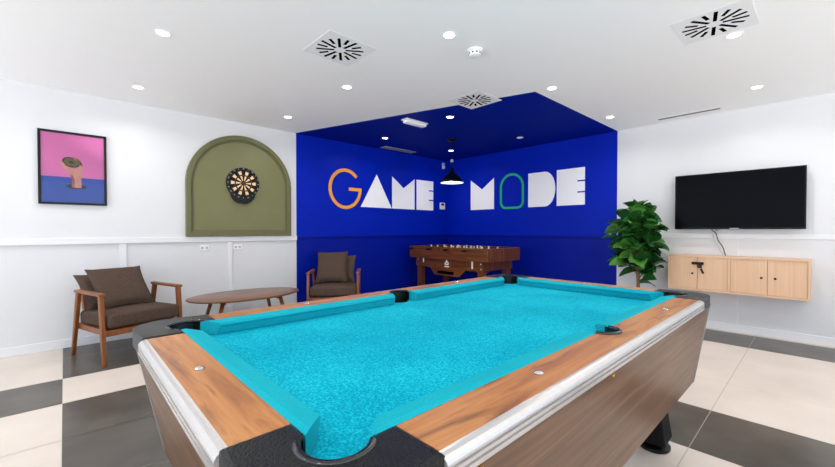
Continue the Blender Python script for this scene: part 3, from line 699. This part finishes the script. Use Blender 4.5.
for lb, m, r, off in (('thin black cable hanging from the television to the cabinet top', 'black', .0045, 0), ('thin pale cable hanging beside the black cable from the television', 'wire_white', .004, 1)):
    b = B()
    if off == 0: pts = [(-.86, YR - .05, 1.20), (-.845, YR - .05, 1.14), (-.81, YR - .055, 1.105), (-.79, YR - .06, 1.03), (-.745, YR - .075, .95), (-.722, YR - .09, .875), (-.714, YR - .10, .858)]
    else: pts = [(-.77, YR - .035, 1.19), (-.80, YR - .033, 1.13), (-.835, YR - .032, 1.09), (-.825, YR - .034, 1.02), (-.79, YR - .04, .95), (-.755, YR - .05, .88), (-.745, YR - .06, .858)]
    # smooth the run
    sm = []
    for i in range(len(pts) - 1):
        p0, p1, p2, p3 = [Vector(pts[max(0, min(len(pts) - 1, i + k))]) for k in (-1, 0, 1, 2)]
        for s in range(5):
            u = s / 5; sm.append(.5 * ((2 * p1) + (p2 - p0) * u + (2 * p0 - 5 * p1 + 4 * p2 - p3) * u * u + (3 * p1 - p0 - 3 * p2 + p3) * u ** 3))
    sm.append(Vector(pts[-1])); b.tube(sm, r, seg=8); tag(b.build('television_cable', m), lb, 'cable', 'television cables')
CX0, CX1, CZ0, CZ1, CD = -1.215, -.053, .462, .853, .303
cb = wall_thing('wall_cabinet', 'long pale oak cabinet hanging on the wall below the television', 'cabinet', right_frame((CX0 + CX1) / 2, CZ0) @ Matrix.Translation((0, 0, .001)))
w = (CX1 - CX0) / 2; hh = CZ1 - CZ0; tk = .018
b = B(); b.box((-w, hh - tk, 0), (w, hh, CD)); b.box((-w, 0, 0), (w, tk, CD)); b.build('top_and_bottom_boards', 'oak_x', cb)
b = B(); b.box((-w, tk, 0), (-w + tk, hh - tk, CD)); b.box((w - tk, tk, 0), (w, hh - tk, CD)); b.box((-.032 - .003, tk, 0), (-.032 + .017, hh - tk, CD)); b.box((-w + tk, tk, 0), (w - tk, hh - tk, .006)); b.build('carcass', 'oak', cb)
xsn = [(-w + tk, -.302), (-.302, -.035), (-.015, .277), (.277, w - tk)]
kn = [(-.348, .19), None, (.231, .19), (.335, .19)]
for i, (a, c) in enumerate(xsn):
    b = B(); b.box((a + .0015, tk + .002, CD - .026), (c - .0015, hh - tk - .002, CD - .008), bevel=.0015); d = b.build('door', 'oak', cb)
    if kn[i]:
        b = B(); b.lathe([(.011, CD - .0085), (.011, CD - .004), (.006, CD - .003)], 16, mtx=Matrix.Translation((kn[i][0], kn[i][1], 0))); b.build('knob', 'black', d)['label'] = 'small dark round knob'
b = B(); b.box((-.353, .292, CD - .008), (-.243, .322, CD + .012), bevel=.004); b.box((-.345, .297, CD + .010), (-.30, .317, CD + .018), bevel=.003); hp = b.build('hasp', 'black', cb); hp['label'] = 'black locking bar across two doors'
b = B(); b.box((-.303, .255, CD - .004), (-.258, .294, CD + .012), bevel=.008); b.build('padlock', mat('dark bronze lock', '#2c1a14', .4), hp)
b = B(); b.bar((-.268, .25, CD + .004), (-.245, .195, CD + .004), .018, .006); b.lathe([(.012, -.002), (.012, .002)], 14, mtx=Matrix.Translation((-.25, .205, CD + .004))); b.build('key', 'black', hp)

# ------------------------------------------------------------------ potted plant
pp = thing('potted_plant', 'tall rubber plant with glossy dark green leaves beside the cabinet', 'plant', (-1.50, 5.06, 0))
b = B(); b.lathe([(.10, 0), (.115, .01), (.15, .24), (.155, .26), (.148, .265), (.138, .25), (.13, .22), (.02, .218)], 36); b.build('pot', 'pot', pp, smooth=40)
b = B(); b.lathe([(.13, .221), (.12, .232), (.06, .238), (.01, .24)], 24); b.build('soil', 'soil', pp)
b = B(); b.tube([(0, 0, .22), (.005, .004, .5), (-.008, 0, .8), (.004, .006, 1.1), (0, 0, 1.38)], [.021, .02, .017, .013, .007], seg=12)
leaf_b = B(); rng = random.Random(11)
def leaf(b, base, dirv, L, W, droop, mi, roll):
    d = Vector(dirv).normalized(); side = d.cross(V(0, 0, 1)); side = side.normalized() if side.length > 1e-3 else V(1, 0, 0); up = side.cross(d).normalized()
    side, up = side * cos(roll) + up * sin(roll), up * cos(roll) - side * sin(roll)
    t_ = bmesh.new(); rows = []; n = 8
    for i in range(n + 1):
        u = i / n; wd = W * (sin(pi * min(1, u ** .78)) ** .75) if 0 < u < 1 else 0
        c = Vector(base) + d * L * u + up * (.10 * L * sin(pi * u)) - V(0, 0, 1) * droop * L * u * u
        if wd < 1e-4: rows.append([t_.verts.new(c)])
        else: rows.append([t_.verts.new(c + side * wd * k * .5 + up * (abs(k) * wd * .16)) for k in (-1, -.5, 0, .5, 1)])
    for a, c in zip(rows, rows[1:]):
        if len(a) == 1: 
            for k in range(4): t_.faces.new([a[0], c[k + 1], c[k]])
        elif len(c) == 1:
            for k in range(4): t_.faces.new([a[k], a[k + 1], c[0]])
        else:
            for k in range(4): t_.faces.new([a[k], a[k + 1], c[k + 1], c[k]])
    for f in t_.faces: f.smooth = True
    b.merge(t_, mi)
twigs = []
for k in range(34):
    z = .66 + .70 * (k + .5) / 34; az = atan2(-.96, .28) + rng.uniform(-.95, .95); rad = rng.uniform(.02, .10)
    el = rng.uniform(-.3, .9); L = rng.uniform(.15, .21); dv = V(cos(az + rng.uniform(-.9, .9)) * cos(el), sin(az) * cos(el), sin(el))
    leaf(leaf_b, (rad * cos(az), rad * sin(az), z), dv, L, L * rng.uniform(.66, .8), rng.uniform(0, .2), 1 if rng.random() < .3 else 0, rng.uniform(-.7, .7))
    twigs.append(((0, 0, z - .04), (rad * cos(az) * .5, rad * sin(az) * .5, z - .02), (rad * cos(az), rad * sin(az), z)))
for k in range(112):
    z = .56 + .84 * ((k + rng.random()) / 112) ** .9
    if z < .70 and rng.random() < .4: continue
    az = k * 2.39996 + rng.uniform(-.4, .4)
    prof_r = .05 + .13 * max(0, sin(pi * min(1, (z - .40) / 1.15))) ** .8
    rad = prof_r * rng.uniform(.3, 1.0) if z < 1.34 else .025
    bx, by = rad * cos(az), rad * sin(az)
    L = rng.uniform(.20, .27) * (1.0 if z < 1.25 else .8); el = rng.uniform(-.15, .8) + (.35 if z > 1.25 else 0)
    dv = V(cos(az) * cos(el), sin(az) * cos(el), sin(el))
    if 5.06 + by + dv.y * L > 5.42: dv.y = -abs(dv.y) * .3
    tipx, tipy = -1.50 + bx + dv.x * L, 5.06 + by + dv.y * L
    if tipx > -1.28 and tipy > 5.10: dv.y = -.5; by = min(by, -.04)
    leaf(leaf_b, (bx, by, z), dv, L, L * rng.uniform(.62, .78), rng.uniform(.0, .25), 1 if rng.random() < .22 else 0, rng.uniform(-.9, .9))
    twigs.append(((0, 0, z - .04 - rad * .35), (bx * .6, by * .6, z - .02), (bx, by, z)))
for base, dv, L in (((.015, 0, .50), (.9, -.4, .0), .19), ((0, -.01, .66), (-.85, -.4, -.35), .19), ((.02, 0, .69), (.9, -.3, .1), .21), ((-.12, 0, .74), (-.9, -.3, .1), .2), ((.12, -.05, .80), (.85, -.35, -.05), .2), ((-.21, -.03, 1.04), (-.95, -.3, .05), .17), ((.0, 0, 1.37), (-.25, -.3, .9), .16), ((0, -.12, 1.0), (.3, -.9, -.1), .2), ((.02, -.14, 1.1), (-.5, -.8, .2), .19)):
    leaf(leaf_b, base, dv, L * 1.15, L * .68, .08, 0, .5)
    twigs.append(((0, 0, base[2] - .03), (base[0] * .5, base[1] * .5, base[2] - .01), base))
for tw in twigs: b.tube(tw, [.006, .004, .003], seg=6)
b.build('trunk', 'bark', pp); leaf_b.build('foliage', ['leaf', 'leaf_l'], pp)

# ------------------------------------------------------------------ pendant lamp
pl = thing('pendant_lamp', 'black dome pendant lamp hanging from the blue ceiling in the corner', 'pendant lamp', (-3.718, 4.181, H))
b = B(); b.lathe([(.07, -.0005), (.07, -.02), (.05, -.035), (.01, -.04)], 28); b.build('ceiling_rose', 'black', pl, smooth=40)
b = B(); b.tube([(0, 0, -.035), (0, 0, -.425)], .005, seg=8); b.build('cord', 'black_soft', pl)
b = B(); b.lathe([(.012, -.30), (.022, -.308), (.022, -.335), (.012, -.345)], 16); b.build('cord_grip', 'grey_plastic', pl, smooth=40)
zr = 1.838 - H
b = B()
outp = [(.028, zr + .215), (.032, zr + .21), (.034, zr + .15), (.05, zr + .135), (.10, zr + .095), (.145, zr + .05), (.168, zr + .012), (.172, zr)]
inp = [(.169, zr), (.164, zr + .012), (.141, zr + .046), (.097, zr + .09), (.048, zr + .128), (.02, zr + .13)]
rings = [[V(r * cos(2 * pi * k / 40), r * sin(2 * pi * k / 40), z) for k in range(40)] for r, z in outp + inp]
t_ = bmesh.new(); vs = [[t_.verts.new(p) for p in r] for r in rings]
for q in range(len(vs) - 1):
    for k in range(40):
        f = t_.faces.new([vs[q][k], vs[q][(k + 1) % 40], vs[q + 1][(k + 1) % 40], vs[q + 1][k]]); f.smooth = True; f.material_index = 1 if q >= len(outp) else 0
t_.faces.new(vs[0])
mi_keep = [f.material_index for f in t_.faces]
for v in t_.verts: pass
b.bm.free(); b.bm = t_
bmesh.ops.recalc_face_normals(t_, faces=list(t_.faces))
b.build('lamp_shade', ['black', 'enamel_in'], pl)
b = B(); b.lathe([(.015, zr + .13), (.018, zr + .10), (.04, zr + .06), (.042, zr + .045), (.03, zr + .02), (.006, zr + .012)], 20); b.build('bulb', 'lamp_on', pl)

# ------------------------------------------------------------------ ceiling fittings
def fitting(name, label, cat, x, y, group=None): return thing(name, label, cat, (x, y, H), 0, group)
DL = [
 (-3.073, .504, 1, 'bright downlight in the white ceiling high above the armchair and picture, topmost on the left'),
 (-4.387, .518, 1, 'downlight in the white ceiling above the wall between picture and green arch'),
 (-1.758, 1.945, 1, 'bright downlight in the white ceiling left of the smoke detector'),
 (-3.046, 1.948, 1, 'downlight in the white ceiling just beyond the leftmost square air vent'),
 (-4.329, 1.950, 1, 'downlight in the white ceiling near the left end of the blue paint'),
 (-.417, 3.376, 1, 'downlight in the white ceiling at the edge of the rightmost square air vent'),
 (-.416, 4.755, 1, 'downlight in the white ceiling above the right half of the television'),
 (-1.715, 4.739, 1, 'downlight in the white ceiling above the plant, beside the blue paint'),
 (-1.743, 3.375, 1, 'downlight in the white ceiling next to the front tip of the blue paint'),
 (-3.014, 3.353, 1, 'bright downlight in the blue ceiling in front of the pendant lamp'),
 (-4.345, 3.423, 1, 'downlight in the blue ceiling above the white letter A'),
 (-4.264, 4.771, 1, 'downlight in the blue ceiling deepest in the corner behind the pendant cord'),
 (-2.984, 4.833, 0, 'dim downlight in the blue ceiling above the green letter O'),
]
for x, y, on, lb in DL:
    d = fitting('downlight', lb, 'downlight', x, y, 'recessed ceiling downlights')
    b = B(); n = 28; t_ = bmesh.new()
    vs = [[t_.verts.new((r * cos(2 * pi * k / n), r * sin(2 * pi * k / n), z)) for k in range(n)] for r, z in ((.050, -.0004), (.049, -.004), (.040, -.005), (.037, -.0015))]
    for q in range(3):
        for k in range(n): t_.faces.new([vs[q][k], vs[q + 1][k], vs[q + 1][(k + 1) % n], vs[q][(k + 1) % n]])
    b.merge(t_); b.build('ring', 'white_plastic', d)
    b = B(); b.ngon([(.0375 * cos(-2 * pi * k / n), .0375 * sin(-2 * pi * k / n), -.002) for k in range(n)]); b.build('lens', 'lamp_on' if on else 'lamp_dim', d)
def air_vent(x, y, lb):
    v = fitting('air_vent', lb, 'air vent', x, y, 'square ceiling air vents')
    b = B(); b.box((-.2, -.2, -.0025), (.2, .2, -.0005)); b.build('plate', 'vent_plate', v)
    b = B()
    for k in range(16):
        a = 2 * pi * k / 16 + pi / 16; r0, r1 = ((.042, .172) if k % 2 == 0 else (.095, .168)); m = Matrix.Rotation(a, 4, 'Z')
        b.box((r0, -.0105, -.0033), (r1, .0105, -.0026), mtx=m)
    b.build('radial_slots', 'slot', v)['label'] = 'black radial slots'
air_vent(-2.455, 1.51, 'square white air vent with black radial slots in white ceiling, left of smoke detector')
air_vent(-2.455, 3.11, 'square white air vent with black radial slots straddling the edge of the blue paint')
air_vent(-.482, 3.10, 'square white air vent with black radial slots above and before the television wall')
sdv = fitting('smoke_detector', 'round white smoke detector on the white ceiling between two air vents', 'smoke detector', -1.771, 2.247)
b = B(); b.lathe([(.056, -.0005), (.056, -.012), (.05, -.016)], 32); b.build('base', 'white_plastic', sdv, smooth=40)
b = B(); b.lathe([(.044, -.016), (.047, -.03), (.042, -.043), (.026, -.05), (.004, -.052)], 32); dm = b.build('dome', 'white_plastic', sdv, smooth=40)
b = B()
for k in range(10): b.box((.0445, -.006, -.035), (.0480, .006, -.026), mtx=Matrix.Rotation(k * 2 * pi / 10, 4, 'Z'))
b.build('sensing_slots', 'black_soft', dm)
el_ = fitting('emergency_light', 'white oblong emergency light on the blue ceiling', 'emergency light', -3.425, 3.165)
b = B(); b.box((-.055, -.18, -.018), (.055, .18, -.0005), bevel=.01); b.build('base', 'white_plastic', el_, smooth=40)
b = B(); b.box((-.045, -.165, -.05), (.045, .165, -.017), bevel=.022, seg=4); b.build('diffuser', 'white_vinyl', el_, smooth=50)
def slot_vent(x0, x1, y0, y1, lb, plate, slot, nslots, along):
    v = fitting('slot_vent', lb, 'air vent', (x0 + x1) / 2, (y0 + y1) / 2, 'narrow slot vents'); w, d = (x1 - x0) / 2, (y1 - y0) / 2
    b = B(); b.box((-w, -d, -.006), (w, d, -.0005), bevel=.002); b.build('frame', plate, v)
    b = B()
    for k in range(nslots):
        if along == 'x': c = -d + (k + .5) * 2 * d / nslots; b.box((-w + .012, c - d / nslots * .7, -.0068), (w - .012, c + d / nslots * .7, -.0061))
        else: c = -w + (k + .5) * 2 * w / nslots; b.box((c - w / nslots * .55, -d + .012, -.0068), (c + w / nslots * .55, d - .012, -.0061))
    b.build('slots', slot, v)
slot_vent(-1.36, -.75, 5.225, 5.305, 'long narrow grey slot vent in the white ceiling along the television wall', 'vent_plate', 'mid_grey', 1, 'x')
slot_vent(-4.90, -4.74, 3.75, 4.42, 'pale slot vent in the blue ceiling along the left wall above the letter M', 'grey_plastic', 'mid_grey', 4, 'y')

# ------------------------------------------------------------------ light
def area(name, loc, rot, sx, sy, e, col=(1, 1, 1), shape='RECTANGLE', spread=pi):
    l = bpy.data.lights.new(name, 'AREA'); l.shape = shape; l.size = sx; l.size_y = sy; l.energy = e; l.color = col; l.spread = spread
    o = bpy.data.objects.new(name, l); COL.objects.link(o); o.location = loc; o.rotation_euler = rot; return o
LE = 4.3
for x, y, on, lb in DL:
    if on: area('downlight_or_added_lamp', (x, y, H - .012), (0, 0, 0), .075, .075, LE, (1, .96, .9), 'DISK', radians(150))
for x in (.9,):
    for y in (.5, 1.95, 3.37, 4.76): area('downlight_or_added_lamp', (x, y, H - .012), (0, 0, 0), .075, .075, LE, (1, .93, .84), 'DISK', radians(150))  # unseen lamps without fittings, added to spread the light
for x in (-4.3, -3.05, -1.74, -.42, .9):
    area('downlight_or_added_lamp', (x, -.95, H - .012), (0, 0, 0), .075, .075, LE, (1, .96, .9), 'DISK', radians(150))  # further unseen row on the near side, added for more even light
# daylight from the open side behind the viewer; lower half brightened to lift ceiling
wd = bpy.data.worlds.new('World'); SC.world = wd; wd.use_nodes = True; nt = wd.node_tree
bg = nt.nodes['Background']; bg.inputs['Strength'].default_value = 4.0
tc = nt.nodes.new('ShaderNodeTexCoord'); sx_ = nt.nodes.new('ShaderNodeSeparateXYZ'); rp = nt.nodes.new('ShaderNodeValToRGB')
nt.links.new(tc.outputs['Generated'], sx_.inputs[0])
mr = nt.nodes.new('ShaderNodeMapRange'); mr.inputs['From Min'].default_value = -.5; mr.inputs['From Max'].default_value = .5
nt.links.new(sx_.outputs['Z'], mr.inputs['Value']); nt.links.new(mr.outputs['Result'], rp.inputs['Fac'])
e = rp.color_ramp.elements; e[0].position = .35; e[0].color = (.95, .98, 1.0, 1); e[1].position = .65; e[1].color = (.30, .35, .42, 1)
nt.links.new(rp.outputs['Color'], bg.inputs['Color'])

# ------------------------------------------------------------------ camera
cam = bpy.data.cameras.new('Camera'); co = bpy.data.objects.new('Camera', cam); COL.objects.link(co)
cam.sensor_width = 36; cam.lens = 376.87 / 835 * 36; cam.shift_y = 1.9 / 835; cam.clip_start = .02
co.location = (0, 0, CAMH); co.rotation_euler = (pi / 2 - .0139, 0, .8178)
SC.camera = co
SC.view_settings.view_transform = 'Standard'; SC.view_settings.look = 'None'; SC.view_settings.exposure = .03; SC.view_settings.gamma = 1.
SC.cycles.use_denoising = True
SC.cycles.max_bounces = 10; SC.cycles.diffuse_bounces = 6; SC.cycles.sample_clamp_indirect = 6
